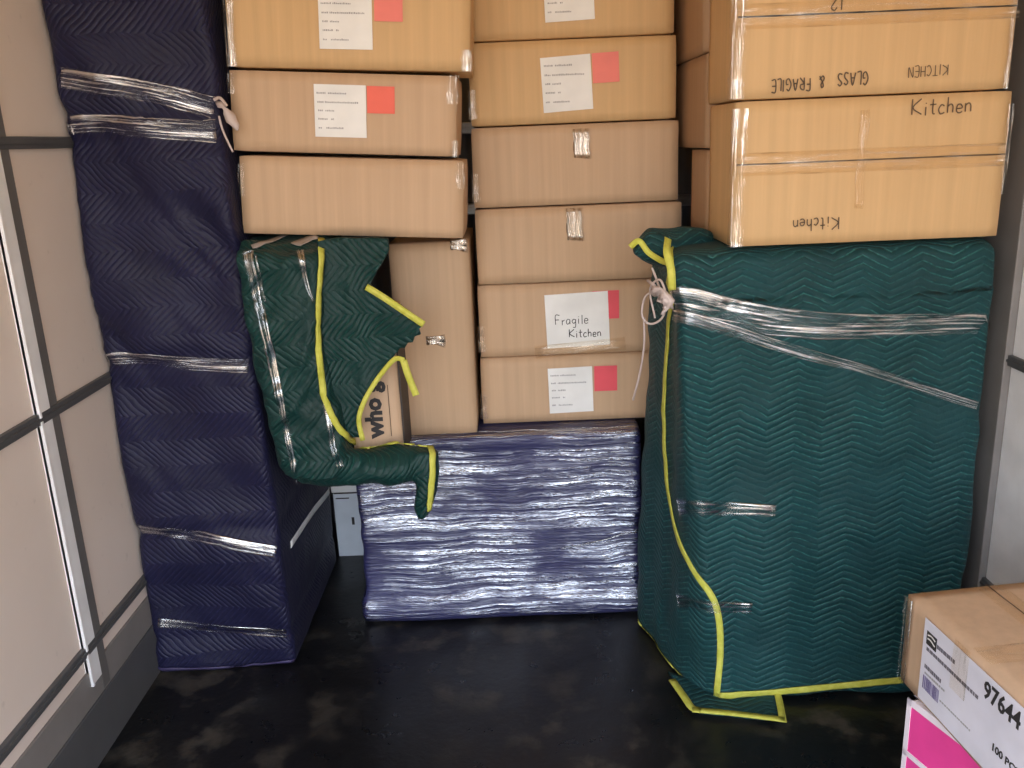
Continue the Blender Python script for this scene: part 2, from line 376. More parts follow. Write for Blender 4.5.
def hand_bm(s, h, cx, cz, rot=0, pen=.0035, stretch=1.0):
    bm = bmesh.new(); x = 0; rnd = random.Random(len(s)*7+3); lines = []
    for ch in s:
        w, st = GL[ch]; dy = rnd.uniform(-.05, .05)
        for q in st: lines.append([((x+a)*stretch, b+dy) for a, b in q])
        x += w+.08
    tot = x*stretch
    R = Matrix.Rotation(rot, 2)
    for q in lines:
        pts = []
        for a, b in q:
            v = R @ V(((a-tot/2)*h, (b-.5)*h)); pts.append(V((cx+v.x, 0, cz+v.y)))
        pts = catmull(pts, 4*(len(pts)-1)) if len(pts) > 2 else pts
        strip(bm, pts, [V((0, -1, 0))]*len(pts), pen, .0004, 1)
    return bm

# ------------------------------------------------------------------ cartons
def face_xz(root, px, py):
    """pixel to local (x, z) on the carton's front plane y = 0"""
    mi = wmat(root).inverted(); o = mi @ CO; d = mi.to_3x3() @ ray(px, py); t = -o.y/d.y
    q = o+d*t; return q.x, q.z
def shift(bm, y): bmesh.ops.translate(bm, verts=bm.verts, vec=V((0, y, 0))); return bm
def patch(root, name, px0, px1, mat, y=-.0042, rot=0, mslabel=None):
    (x0, z1), (x1, z0) = face_xz(root, *px0), face_xz(root, *px1)
    bm = bmesh.new(); box(bm, x0, x1, y-.0006, y+.0006, z0, z1)
    if rot:
        c = V(((x0+x1)/2, 0, (z0+z1)/2)); bmesh.ops.rotate(bm, verts=bm.verts, cent=c, matrix=Matrix.Rotation(rot, 3, 'Y'))
    o = obj(name, bm, mat, root, smooth=False)
    if mslabel: o['label'] = mslabel
    return o, (x0, x1, z0, z1)
def print_lines(root, parent, ext, y=-.0052, seed=1):
    """the rows of small print on an inventory sheet"""
    x0, x1, z0, z1 = ext; W_, H_ = x1-x0, z1-z0; bm = bmesh.new(); rnd = random.Random(seed)
    for row, parts in zip((.83, .66, .50, .34, .17), (((.05, .24), (.27, .62)), ((.06, .18), (.21, .86)), ((.07, .17), (.21, .38)), ((.07, .26), (.32, .37)), ((.07, .15), (.22, .55)))):
        for a, b in parts:
            x = a
            while x < b-.01:
                w = rnd.uniform(.014, .03); box(bm, x0+x*W_, x0+min(b, x+w)*W_, y-.0003, y+.0003, z0+(row-.011)*H_, z0+(row+.011+rnd.uniform(0, .012))*H_); x += w+.010
    return obj('label_print', bm, M['print'], parent, smooth=False)
def carton(label, x0, x1, yf, dep, z0, z1, mat='card', tilt=0, yaw=0, group=None, seam=None, seed=0, bulge=.004, side_tape=True, step=.03, rad=.006):
    w, h = x1-x0, z1-z0
    root = thing('cardboard_carton', label, 'box', ((x0+x1)/2, yf, z0), (0, tilt, yaw), group)
    def fn(p, u):
        b = math.sin(math.pi*min(max(u.x, 0), 1))*math.sin(math.pi*min(max(u.z, 0), 1))
        q = V(p)
        if u.y < .02: q.y -= bulge*b*.4
        n = nz(V((p.x, p.y, p.z)), 4, seed)*bulge*.55
        n.z *= .15 if (u.z < .03 or u.z > .97) else 1
        return q+V((n.x, n.y*.6, n.z*.5))
    bm = softbox(w, dep, h, step, rad, fn)
    obj('box_body', bm, M[mat], root)
    if seam is not None:      # the slit between the flaps, with clear tape over it
        bm = bmesh.new(); pts = [V((-w/2+.004+(w-.008)*i/16, -.003-bulge*.25+.0006*math.sin(i), seam)) for i in range(17)]
        strip(bm, pts, [V((0, -1, 0))]*17, [.0022+.0016*abs(math.sin(i*1.3+seed)) for i in range(17)], .0012, 1); obj('flap_seam', bm, M['ink'] if seed % 2 else M['marker'], root)
        bm = bmesh.new(); pts = [V((-w/2-.001+(w+.002)*i/20, -.0045-bulge*.3, seam)) for i in range(21)]
        strip(bm, pts, [V((0, -1, 0))]*21, .052, .0006, 4); obj('packing_tape', bm, M['tape'], root)
    return root
def edge_tape(root, w, h, side, z0=0, z1=None, width=.03, n=14, seed=1, mat='edge_tape'):
    """crinkled tape folded round the front vertical edge"""
    z1 = h if z1 is None else z1; bm = bmesh.new(); uv = bm.loops.layers.uv.verify(); rnd = random.Random(seed); rows = []
    s = side; X = s*w/2
    for i in range(n+1):
        z = z0+(z1-z0)*i/n; j = rnd.uniform(.0, .003)
        prof = [(X-s*width*(1+rnd.uniform(-.1, .1)), -.0055), (X-s*width*.4, -.006-j), (X+s*.002, -.005-j), (X+s*(.006+j), .004), (X+s*.0065, width*.6)]
        rows.append([bm.verts.new(V((a, b, z))) for a, b in prof])
    for i in range(n):
        for a in range(4):
            f = bm.faces.new([rows[i][a], rows[i][a+1], rows[i+1][a+1], rows[i+1][a]])
            for l, (q, c) in zip(f.loops, ((i, a), (i, a+1), (i+1, a+1), (i+1, a))): l[uv].uv = (z0+(z1-z0)*q/n, c/4)
    bmesh.ops.recalc_face_normals(bm, faces=bm.faces)
    return obj('packing_tape', bm, M[mat], root)

# --- centre stack, resting on the film-wrapped chest (top .632)
CY = 2.6
lv = [.634, .8225-.0, 1.056, 1.288, 1.520, 1.752, 2.0]
GC = 'cartons of the centre stack'
z = [at(560, 394-0, y=CY).z]
zb = lambda a, b: (at(*a, y=CY).z+at(*b, y=CY).z)/2
L = [.634, zb((480, 360), (640, 351)), zb((478, 287), (640, 278)), zb((474, 210), (683, 200)), zb((470, 128), (677, 118)), zb((471, 42), (673, 33)), 2.02]
XC = [(-.113, .50), (-.110, .50), (-.106, .508), (-.106, .498), (-.104, .488), (-.096, .482)]
desc = ['lowest carton of centre stack, with white sheet and crimson square, above film-wrapped chest',
        'carton with large handwritten Fragile sheet, second from bottom of centre stack',
        'plain carton with short tape tab level with top of tall green bundle',
        'plain carton with bright torn tape tab in middle of centre stack',
        'carton with printed sheet and square pink sticker near top of centre stack',
        'topmost carton of centre stack, cut by top of photo, only sheet corner showing']
cs = []
for i in range(6):
    cs.append(carton(desc[i], XC[i][0], XC[i][1], CY+(.004 if i % 2 else 0), .40, L[i]+.001, L[i+1]-.0025, 'card' if i < 4 else 'card_warm_lit', group=GC, seed=i+1, yaw=random.uniform(-.004, .004)))
o, ex = patch(cs[0], 'paper_label', (548, 368), (593, 411), M['paper'], rot=-.02); print_lines(cs[0], o, ex)
patch(cs[0], 'sticker', (594, 366), (617, 390), M['crimson'])
o, ex = patch(cs[1], 'paper_label', (545, 294), (609, 345), M['paper'], rot=-.03); o['label'] = 'large handwritten white sheet'
x0, x1, z0, z1 = ex
obj('handwriting', shift(hand_bm('Fragile', .028, (x0+x1)/2-.015, z0+.085, 0, .0022), -.0054), M['ink'], o, smooth=False)
obj('handwriting', shift(hand_bm('Kitchen', .024, (x0+x1)/2+.025, z0+.042, 0, .0026), -.0054), M['ink'], o, smooth=False)
patch(cs[1], 'sticker', (592, 291), (619, 318), M['crimson'], y=-.0036)
bm = bmesh.new(); a, b = face_xz(cs[1], 535, 352), face_xz(cs[1], 625, 343); strip(bm, [V((a[0]+(b[0]-a[0])*i/8, -.006, a[1]+(b[1]-a[1])*i/8)) for i in range(9)], [V((0, -1, 0))]*9, .04, .0005, 3); obj('packing_tape', bm, M['tape'], cs[1])
o, ex = patch(cs[4], 'paper_label', (541, 57), (592, 110), M['paper'], rot=-.045); print_lines(cs[4], o, ex, seed=3)
patch(cs[4], 'sticker', (592, 53), (619, 82), M['pinkred'], rot=-.03)
o, ex = patch(cs[5], 'paper_label', (543, -32), (594, 20), M['paper'], rot=-.03); print_lines(cs[5], o, ex, seed=4)
patch(cs[5], 'sticker', (594, -34), (620, -6), M['pinkred'])
def tab(root, px0, px1, mat='edge_tape', n=6):
    (x0, z1), (x1, z0) = face_xz(root, *px0), face_xz(root, *px1); bm = bmesh.new()
    pts = [V(((x0+x1)/2+.002*math.sin(i*2), -.0055-.0015*(i % 2), z0+(z1-z0)*i/n)) for i in range(n+1)]
    strip(bm, pts, [V((0, -1, 0))]*(n+1), x1-x0, .0006, 3); o = obj('packing_tape', bm, M[mat], root); return o
tab(cs[3], (573, 129), (591, 158)); tab(cs[2], (566, 208), (584, 240))
for c, w in ((cs[0], .613), (cs[1], .61), (cs[3], .604), (cs[4], .59)):
    edge_tape(c, w, .2, -1, .02, .10, .02, 6, 3)

# --- tall carton and the leaning stack beside it
tallX0, tallX1 = at(394, 330, y=2.52).x, at(474, 330, y=2.52).x
tall = carton('tall upright plain carton between green bundle and centre stack', tallX0, tallX1-.004, 2.52, .42, .634, at(430, 239, y=2.52).z-.01, 'card', seed=9)
tab(tall, (450, 239), (468, 250)); tab(tall, (426, 336), (446, 344))
tilt = .066
GLB = 'leaning cartons above the green bundle'
LY = 2.31
def leaner(label, pl, pr, hh, mat, seed, extra=0):
    a, b = at(*pl, y=LY+extra), at(*pr, y=LY+extra); tl = math.atan2(a.z-b.z, b.x-a.x)
    w = (b-a).length; c = (a+b)/2
    r_ = carton(label, c.x-w/2, c.x+w/2, LY+extra, .285, c.z, c.z+hh, mat, tilt=tl, group=GLB, seed=seed); return r_, w
l1, w1 = leaner('plain leaning carton resting directly on green blanket bundle, lowest of left stack', (243, 234), (463, 239), .2015, 'card', 11)
l2, w2 = leaner('leaning carton with printed sheet and orange-red square, middle of left stack', (233, 151), (456, 157), .199, 'card', 12)
l3, w3 = leaner('topmost leaning carton of left stack with pale sheet and pink sticker, cut by photo edge', (229, 66.5), (470, 71.5), .25, 'card_warm_lit', 13, -.012)
o, ex = patch(l2, 'paper_label', (314, 84), (367, 138), M['paper']); print_lines(l2, o, ex, seed=6); patch(l2, 'sticker', (367, 86), (395, 114), M['red'])
o, ex = patch(l3, 'paper_label', (318, -6), (373, 50), M['paper']); print_lines(l3, o, ex, seed=7); patch(l3, 'sticker', (374, -6), (403, 22), M['pinkred'])
edge_tape(l3, w3, .25, -1, 0, .25, .022, 16, 3); edge_tape(l3, w3, .25, 1, 0, .05, .022, 5, 4)
edge_tape(l2, w2, .2, 1, .13, .199, .024, 6, 5); edge_tape(l2, w2, .2, 1, 0, .04, .01, 4, 6); edge_tape(l1, w1, .2, 1, .13, .195, .02, 6, 7); edge_tape(l1, w1, .2, -1, .10, .18, .014, 6, 8); edge_tape(l2, w2, .2, -1, .14, .19, .014, 6, 8)

# ------------------------------------------------------------------ green blanket-wrapped cabinet
blk = thing('blanket_wrapped_cabinet', 'tall cabinet wrapped in green quilted moving blanket with yellow binding, under the Kitchen cartons', 'wrapped furniture', (.78, 2.06, 0))
BW, BD, BH = .76, .44, 1.226
def blkfn(p, u):
    q = V(p); zz = max(0, min(1, p.z/BH))
    left = max(0, 1-u.x/.25); front = max(0, 1-u.y/.5)
    q.x += left*front*(.115*(1-zz)**1.3)                 # blanket hangs in towards the foot
    q.x -= left*(1-front)*.03*(1-zz)
    q.x += u.x*.012*math.sin(zz*3)
    q.y -= front*.03*(1-zz)**2
    q.y += .006*math.sin(p.x*26+zz*4)*front*(1-zz)
    if u.y < .5: q.x -= left*.022*math.exp(-((zz-.97)/.06)**2)
    # pillowy top edge
    q.z += -.014*max(0, 1-u.y/.12)*(zz > .9)
    n = nz(p, 5, 2)*.012+nz(p, 14, 3)*.005
    if u.z < .03 or u.z > .97: n.z *= .2
    if u.z > .9: n *= .4
    q += n
    # vertical fold on the left side
    if u.x < .06: q.x -= .02*math.sin(u.y*9+1.5*zz)*(1-zz*.6)
    q.z = min(1.228, max(.001, q.z))
    return q
bb = obj('blanket', softbox(BW, BD, BH, .014, .03, blkfn), M['green'], blk)
T = bvh_of(bb)
surf_strip('yellow_binding', [(671, 243), (672, 275), (670, 320), (666, 380), (665, 430), (668, 480), (676, 528), (692, 566), (712, 596), (719, 622), (720, 655), (717, 697)], .017, T, M['yellow'], blk, .003, .003, 60)
surf_strip('yellow_binding', [(719, 695), (790, 690), (850, 684), (903, 679)], .018, T, M['yellow'], blk, .003, .003, 40)
surf_strip('yellow_binding', [(636, 620), (650, 640), (662, 665), (674, 684), (688, 700)], .012, T, M['yellow'], blk, .003, .003, 30)
# spare corner of the blanket lying on the floor
def sheet(outline, fn, step, th=.012):
    pts = [V(p) for p in outline]; n = len(pts); dense = []
    for i in range(n):
        a, b = pts[i], pts[(i+1) % n]; m = max(1, int((b-a).length/step))
        dense += [a+(b-a)*j/m for j in range(m)]
    N = len(dense); xs = [p.x for p in dense]; ys = [p.y for p in dense]; extra = []
    def inside(q):
        c = False
        for i in range(N):
            a, b = dense[i], dense[(i+1) % N]
            if (a.y > q.y) != (b.y > q.y) and q.x < (b.x-a.x)*(q.y-a.y)/(b.y-a.y)+a.x: c = not c
        return c
    y = min(ys)+step/2
    while y < max(ys):
        x = min(xs)+step/2
        while x < max(xs):
            q = V((x, y))
            if inside(q) and min((q-d).length for d in dense) > step*.5: extra.append(q)
            x += step
        y += step
    vs, es, fs, *_ = delaunay_2d_cdt([V((p.x, p.y)) for p in dense+extra], [], [list(range(N))], 1, 1e-6)
    bm = bmesh.new(); A = [bm.verts.new(fn(v, 0)) for v in vs]; B = [bm.verts.new(fn(v, th)) for v in vs]
    cnt = {}
    for f in fs:
        bm.faces.new([A[i] for i in f]); bm.faces.new([B[i] for i in reversed(f)])
        for a, b in zip(f, list(f[1:])+[f[0]]): cnt[(a, b)] = 1
    for a, b in list(cnt):
        if (b, a) not in cnt: bm.faces.new([A[b], A[a], B[a], B[b]])
    bmesh.ops.recalc_face_normals(bm, faces=bm.faces)
    return uvbox(bm)
fl = [at(*p, z=0.01) for p in ((668, 672), (720, 688), (778, 686), (784, 720), (700, 712))]
bm = sheet([(p.x, p.y) for p in fl], lambda v, t: V((v.x, v.y, .002+t+.006*abs(noise.noise(V((v.x*20, v.y*20, 0)))))), .02, .010)
bc = obj('blanket_corner', bm, M['green'], blk, world=True)
def floor_strip(px, w, name='yellow_binding', z=.016):
    pts = catmull([at(*p, z=z) for p in px], 16); return obj(name, strip(bmesh.new(), pts, [V((0, 0, 1))]*len(pts), w, .003, 2), M['yellow'], blk, world=True)
floor_strip([(692, 710), (735, 714), (785, 720)], .018); floor_strip([(777, 692), (780, 705), (783, 722)], .018); floor_strip([(672, 680), (684, 697), (692, 708), (701, 711)], .020)
# gathered corner at the top left
bm = bmesh.new()
ear = [(at(634, 250, y=2.16), .018), (at(648, 247, y=2.18), .034), (at(668, 246, y=2.22), .045), (at(700, 244, y=2.27), .04), (at(706, 250, y=2.32), .03)]
tube(bm, catmull([p for p, _ in ear], 20), [.012+.035*math.sin(min(1, i/8)*math.pi/2)*(1 if i < 12 else 1-(i-12)/12) for i in range(21)], 14)
for v in bm.verts: v.co += nz(v.co, 12, 5)*.012
uvbox(bm); ears = obj('blanket_corner', bm, M['green'], blk, world=True); TE = bvh_of(ears)
def face_strip(px, w, y, name='yellow_binding', mat='yellow', parent=None, n=24, th=.003, nrm=(0, -1, 0)):
    ys = y if isinstance(y, list) else [y]*len(px)
    pts = catmull([at(*p, y=yy) for p, yy in zip(px, ys)], n); return obj(name, strip(bmesh.new(), pts, [V(nrm).normalized()]*len(pts), w, th, 2), M[mat], parent, world=True)
face_strip([(668, 238), (667, 252), (671, 270), (672, 290)], .018, [2.10, 2.045, 2.03, 2.035], parent=blk)
face_strip([(630, 247), (639, 241), (648, 252), (660, 260), (667, 263)], .014, [2.13, 2.12, 2.12, 2.09, 2.05], parent=blk)
# stretch film pulled round the cabinet
surf_strip('stretch_film_band', [(676, 302), (720, 312), (780, 322), (850, 326), (990, 322)], (.10, .05), T, M['film'], blk, .006, .0005, 60, 10)
surf_strip('stretch_film_band', [(676, 314), (730, 330), (800, 352), (860, 368), (975, 405)], (.035, .02), T, M['film'], blk, .008, .0005, 60, 6)
surf_strip('stretch_film_band', [(680, 507), (720, 508), (775, 510)], (.05, .03), T, M['film_fine'], blk, .006, .0005, 20, 6)
surf_strip('stretch_film_band', [(680, 600), (712, 606), (752, 607)], (.04, .03), T, M['film_fine'], blk, .008, .0005, 20, 6)
# twisted film knot with loose tails
kn = thing('plastic_film_knot', 'pale twisted plastic film knot with dangling tails at top left of green cabinet', 'packing film', at(662, 300, y=2.02))
bm = bmesh.new()
for k_ in range(5):
    c_ = catmull([at(648+2*k_, 284+3*k_, y=2.045), at(658+k_, 291+2*k_, y=2.015), at(666+(k_ % 2)*3, 297+k_, y=2.0), at(662+2*k_, 312-k_, y=2.01)], 14)
    c_ = [p+V((math.sin(i*1.3+k_*1.3)*.007, math.cos(i*1.7+k_)*.004, math.cos(i*1.3+k_*1.3)*.007)) for i, p in enumerate(c_)]
    tube(bm, c_, [.004, .005, .007, .006, .0075, .006, .007, .0065, .006, .007, .006, .005, .004], 7)
for v in bm.verts: v.co += nz(v.co, 90, 1)*.005
obj('film_knot', bm, M['twine'], kn, world=True)
for pp in ([(656, 290, 2.04), (645, 297, 2.06), (642, 315, 2.07), (650, 324, 2.06), (662, 318, 2.04), (668, 300, 2.01)], [(668, 300, 2.0), (660, 280, 2.02), (650, 290, 2.05), (655, 318, 2.05)],
           [(644, 318, 2.07), (644, 345, 2.09), (640, 372, 2.12), (633, 400, 2.14)], [(652, 268, 2.06), (656, 278, 2.05), (660, 290, 2.02)]):
    obj('film_tail', tube(bmesh.new(), catmull([at(a, b, y=c) for a, b, c in pp], 24), .0028, 6), M['twine'], kn, world=True)

# ------------------------------------------------------------------ Kitchen cartons on the cabinet
GK = 'cartons on the green cabinet'
kx0, kx1 = .522, 1.152
KZ = 1.231; kz1 = 1.5625
k1 = carton('carton with Kitchen handwritten twice, resting on green wrapped cabinet', kx0, kx1, 2.062, .26, KZ, kz1-.001, 'card_warm_lit', seam=.190, seed=20, group=GK)
k2 = carton('upper carton with upside-down Glass and Fragile writing, at top right of photo', kx0-.006, 1.138, 2.058, .27, kz1+.0015, 1.92, 'card_warm_lit', seam=.174, seed=21, group=GK)
wk = kx1-kx0
def hw(root, s, px, h, rot, pen=.003, st=1.0, mat='marker'):
    x, z = face_xz(root, *px); return obj('handwriting', shift(hand_bm(s, h, x, z, rot, pen, st), -.0058), M[mat], root, smooth=False)
hw(k1, 'Kitchen', (942, 106), .034, .02, .0028, .98); hw(k1, 'Kitchen', (814, 224), .028, math.pi+.03, .0026, .95)
hw(k2, 'FRAGILE', (789, 85), .025, math.pi+.02, .003, .78); hw(k2, '&', (820, 82), .025, math.pi, .003, .8); hw(k2, 'GLASS', (851, 79), .027, math.pi, .003, .75); hw(k2, 'KITCHEN', (926, 71), .022, math.pi+.03, .0018, .85); hw(k2, '12', (835, 3), .03, math.pi, .003)
edge_tape(k1, wk, .31, -1, .002, .314, .026, 26, 2); edge_tape(k2, wk, .34, -1, .002, .34, .026, 26, 3); edge_tape(k1, wk, .31, 1, .10, .30, .010, 10, 4); edge_tape(k2, wk-.02, .31, 1, .0, .30, .010, 10, 9)
bm = bmesh.new(); x, _ = face_xz(k1, 860, 170); strip(bm, [V((x+.0015*math.sin(i), -.0062, .08+.22*i/16)) for i in range(17)], [V((0, -1, 0))]*17, .022, .0005, 3); obj('packing_tape', bm, M['tape'], k1)
# further cartons behind them, their left sides showing
GB = 'cartons behind the Kitchen cartons'
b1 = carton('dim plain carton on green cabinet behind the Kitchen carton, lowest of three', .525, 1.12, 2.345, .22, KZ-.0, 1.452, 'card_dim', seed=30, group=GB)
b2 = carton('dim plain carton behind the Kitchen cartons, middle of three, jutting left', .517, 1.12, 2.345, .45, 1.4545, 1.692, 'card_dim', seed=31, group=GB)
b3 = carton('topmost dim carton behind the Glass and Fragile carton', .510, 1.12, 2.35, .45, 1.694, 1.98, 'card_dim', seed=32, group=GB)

# ------------------------------------------------------------------ navy blanket-wrapped column
nav = thing('blanket_wrapped_cupboard', 'tall narrow cupboard wrapped in navy blue quilted blanket beside the left wall', 'wrapped furniture', (-.9135, 2.27, 0))
NW, ND, NH = .402, .68, 2.12
def navfn(p, u):
    q = V(p); zz = p.z/NH
    q.x += max(0, u.x-.5)*.03*(1-zz)-u.x*.015*max(0, zz-.4)
    fr = max(0, 1-u.y/.3)
    q.y += fr*(.012*math.sin(zz*22+p.x*6)*.6+.010*math.sin(p.x*16+p.z*11)*(1 if p.z > 1 else .4))
    for zb_ in (1.53, 1.60, .96, .455, .115): 
        q.y += fr*.010*math.exp(-((p.z-zb_)/.02)**2); q.x -= (u.x-.5)*.012*math.exp(-((p.z-zb_)/.02)**2)
    d1 = 1-abs(noise.noise(V(((p.x+p.z*.8)*15, (p.x-p.z)*2.2, 3))))*2.2; d1 *= max(0, .35+noise.noise(V((p.x*3, p.y*3, p.z*2.2))))
    q.y -= fr*.022*d1*(1 if p.z > .95 else .35)
    n = nz(p, 6, 8)*.014+nz(V((p.x, p.y, p.z*.6))+V((p.z*.6, 0, 0)), 13, 9)*.008; n.x *= .5
    if u.x < .1: n.x = abs(n.x)*.15
    if u.x > .9: n.x = -abs(n.x)*.5
    if u.z < .02: n.z = 0
    return q+n
nb = obj('blanket', softbox(NW, ND, NH, .016, .022, navfn), M['navy'], nav)
TN = bvh_of(nb)
surf_strip('stretch_film_band', [(62, 78), (100, 84), (150, 92), (214, 108)], (.05, .06), TN, M['film'], nav, .004, .0005, 40, 8)
surf_strip('stretch_film_band', [(66, 126), (100, 124), (150, 128), (216, 131)], (.05, .06), TN, M['film'], nav, .004, .0005, 40, 8)
surf_strip('stretch_film_band', [(106, 358), (150, 358), (200, 364), (248, 366)], .04, TN, M['film'], nav, .004, .0005, 40, 8)
surf_strip('stretch_film_band', [(140, 528), (190, 535), (240, 545), (276, 551)], .035, TN, M['film_fine'], nav, .004, .0005, 40, 6)
surf_strip('stretch_film_band', [(158, 622), (200, 626), (250, 630), (286, 632)], .03, TN, M['film_fine'], nav, .004, .0005, 30, 6)
M['hem'] = m_plain('purple_hem', (.05, .04, .11), .5)
surf_strip('blanket_hem', [(156, 669), (200, 668), (250, 665), (294, 660)], .010, TN, M['hem'], nav, .002, .002, 30, 2)
surf_strip('film_tail', [(330, 490), (312, 512), (290, 545)], .022, TN, M['white'], nav, .002, .0008, 20, 3)
kn2 = thing('plastic_film_knot', 'small pinkish twisted film knot poking out between navy cupboard and cartons', 'packing film', at(228, 110, y=2.26))
bm = bmesh.new(); tube(bm, catmull([at(217, 103, y=2.26), at(224, 108, y=2.24), at(230, 117, y=2.245), at(238, 130, y=2.24)], 12), [.004, .006, .008, .006, .005, .006, .009, .011, .013, .013, .011, .008, .004], 8)
for v in bm.verts: v.co += nz(v.co, 70, 1)*.004
obj('film_knot', bm, M['twine'], kn2, world=True)
obj('film_tail', tube(bmesh.new(), catmull([at(219, 116, y=2.25), at(222, 128, y=2.25), at(228, 142, y=2.255), at(233, 152, y=2.26)], 14), .003, 6), M['twine'], kn2, world=True)
obj('film_tail', tube(bmesh.new(), catmull([at(214, 100, y=2.25), at(220, 98, y=2.25), at(227, 106, y=2.25)], 10), .004, 6), M['twine'], kn2, world=True)

# ------------------------------------------------------------------ film-wrapped chest in the middle
def m_chest():
    t = NT('film_over_blue_blanket'); c = t.coord('UV')
    w = t.noise(t.mapv(c, (1, 1, 1)), 3.5, 2)
    sep = t.n('ShaderNodeSeparateXYZ'); t.l(c, sep.inputs[0])
    cmb = t.n('ShaderNodeCombineXYZ'); t.l(sep.outputs[0], cmb.inputs[0]); t.l(t.math('ADD', sep.outputs[1], t.math('MULTIPLY', w, .055)), cmb.inputs[1])
    a = t.noise(t.mapv(cmb.outputs[0], (2.4, 58, 1)), 1, 5, .66, .3); b = t.noise(t.mapv(cmb.outputs[0], (6, 120, 1)), 1, 3, .6); l = t.noise(t.mapv(c, (2.2, 5, 1)), 1, 2)
    h = t.math('ADD', t.math('ADD', a, t.math('MULTIPLY', b, .4)), t.math('MULTIPLY', l, .45))
    nrm = t.bump(h, .8, .011)
    base = t.pbr(t.mix(t.ramp(l, .3, .7), (.026, .027, .090), (.045, .047, .14)), .35, Normal=nrm)
    g = t.n('ShaderNodeBsdfGlossy'); g.inputs['Roughness'].default_value = .13; g.inputs['Color'].default_value = (.84, .89, 1, 1); t.l(nrm, g.inputs['Normal'])
    mx = t.n('ShaderNodeMixShader'); mk = t.ramp(t.noise(t.mapv(c, (1, 1.6, 1), (.9, .25, 0)), 2.6, 3, .6), .40, .56, .06, 1)
    t.l(t.math('MULTIPLY', t.ramp(a, .46, .62, .08, 1), mk), mx.inputs[0]); t.l(base.outputs[0], mx.inputs[1]); t.l(g.outputs[0], mx.inputs[2]); t.l(mx.outputs[0], t.out.inputs[0]); return t.m
M['chest'] = m_chest()
cxa, cxb = -.515, .375
ch = thing('film_wrapped_chest', 'low wide chest under shiny stretch film over blue blanket, middle of the floor', 'wrapped furniture', ((cxa+cxb)/2, 2.505, 0))
CW, CD, CH = cxb-cxa, .52, .632
def chfn(p, u):
    q = V(p); lip = math.exp(-((p.z-.05)/.045)**4)
    q.x += (u.x-.5)*.035*lip; q.y -= .018*lip*max(0, 1-u.y/.2)
    q.y -= .012*math.exp(-((p.z-.612)/.018)**2)*max(0, 1-u.y/.2)
    n = nz(V((p.x*.5, p.y, p.z*2)), 8, 4)*.006; n.z *= .3
    if u.z > .95: n.z = -abs(n.z)*.3
    q += n
    if q.z < .002: q.z = .002
    return q
cb = obj('wrapped_body', softbox(CW, CD, CH, .014, .018, chfn), M['chest'], ch)
TC = bvh_of(cb)
surf_strip('stretch_film_band', [(560, 548), (590, 543), (620, 535), (648, 527)], (.008, .018), TC, M['film'], ch, .006, .0006, 20, 4)
bm = bmesh.new(); strip(bm, [V((cxa+.04+i*(CW-.06)/20, 2.510+.004*math.sin(i*1.7), .632+.001*math.sin(i*2.3))) for i in range(21)], [V((0, -.3, 1)).normalized()]*21, .03, .0008, 3); obj('stretch_film_band', bm, M['film'], ch, world=True)

# ------------------------------------------------------------------ green blanket bundle (left middle)
bun = thing('blanket_wrapped_bundle', 'boot-shaped green blanket bundle with yellow edging sitting on film-wrapped chest beside navy cupboard', 'wrapped furniture', (-.5, 2.3, .634))
def remeshed(bm, vox, smooth_n=6):
    me = bpy.data.meshes.new('tmp'); bm.to_mesh(me); bm.free(); o = link(bpy.data.objects.new('tmp', me))
    m = o.modifiers.new('r', 'REMESH'); m.mode = 'VOXEL'; m.voxel_size = vox
    s = o.modifiers.new('s', 'SMOOTH'); s.factor = .5; s.iterations = smooth_n
    dg = bpy.context.evaluated_depsgraph_get(); me2 = bpy.data.meshes.new_from_object(o.evaluated_get(dg)); b = bmesh.new(); b.from_mesh(me2)
    bpy.data.objects.remove(o); bpy.data.meshes.remove(me); bpy.data.meshes.remove(me2); return b
def loft_px(bm, rows, yf, yb, n=10):
    """closed body through image rows: (left px, right px, py); rounded section between yf and yb"""
    rings = []
    for (xl, xr, py, ya) in rows:
        a, b = at(xl, py, y=ya), at(xr, py, y=ya); cx, hw_, z = (a.x+b.x)/2, (b.x-a.x)/2, (a.z+b.z)/2
        ring = []
        for k in range(28):
            t = 2*math.pi*k/28; cs_, sn = math.cos(t), math.sin(t)
            sx = math.copysign(abs(cs_)**.35, cs_); sy = math.copysign(abs(sn)**.35, sn)
            ring.append(bm.verts.new(V((cx+hw_*sx, (ya+yb)/2+(yb-ya)/2*sy, z))))
        rings.append(ring)
    for r0, r1 in zip(rings, rings[1:]):
        for k in range(28): bm.faces.new([r0[k], r0[(k+1) % 28], r1[(k+1) % 28], r1[k]])
    bm.faces.new(rings[0][::-1]); bm.faces.new(rings[-1]); return bm
bm = bmesh.new()
loft_px(bm, [(230, 326, 251, 2.21), (228, 324, 262, 2.20), (237, 324, 300, 2.20), (244, 326, 340, 2.20), (257, 332, 390, 2.20), (264, 345, 430, 2.20), (269, 345, 462, 2.20), (276, 340, 481, 2.20)], 2.2, 2.52)
loft_px(bm, [(232, 326, 243, 2.25), (232, 326, 262, 2.25)], 2.25, 2.56)
P = lambda a, b, c: at(a, b, y=c)
tube(bm, catmull([P(300, 466, 2.30), P(330, 466, 2.28), P(370, 465, 2.27), P(402, 462, 2.27), P(424, 461, 2.27)], 16), [.052]*5+[.053, .054, .054, .053, .053, .054, .055, .055, .05, .045, .042, .03], 16)
tube(bm, catmull([P(425, 450, 2.27), P(424, 475, 2.26), P(423, 497, 2.25), P(425, 516, 2.25)], 9), [.042, .042, .040, .037, .034, .032, .029, .026, .023, .018], 14)
bmesh.ops.recalc_face_normals(bm, faces=bm.faces)
b2_ = remeshed(bm, .009, 5)
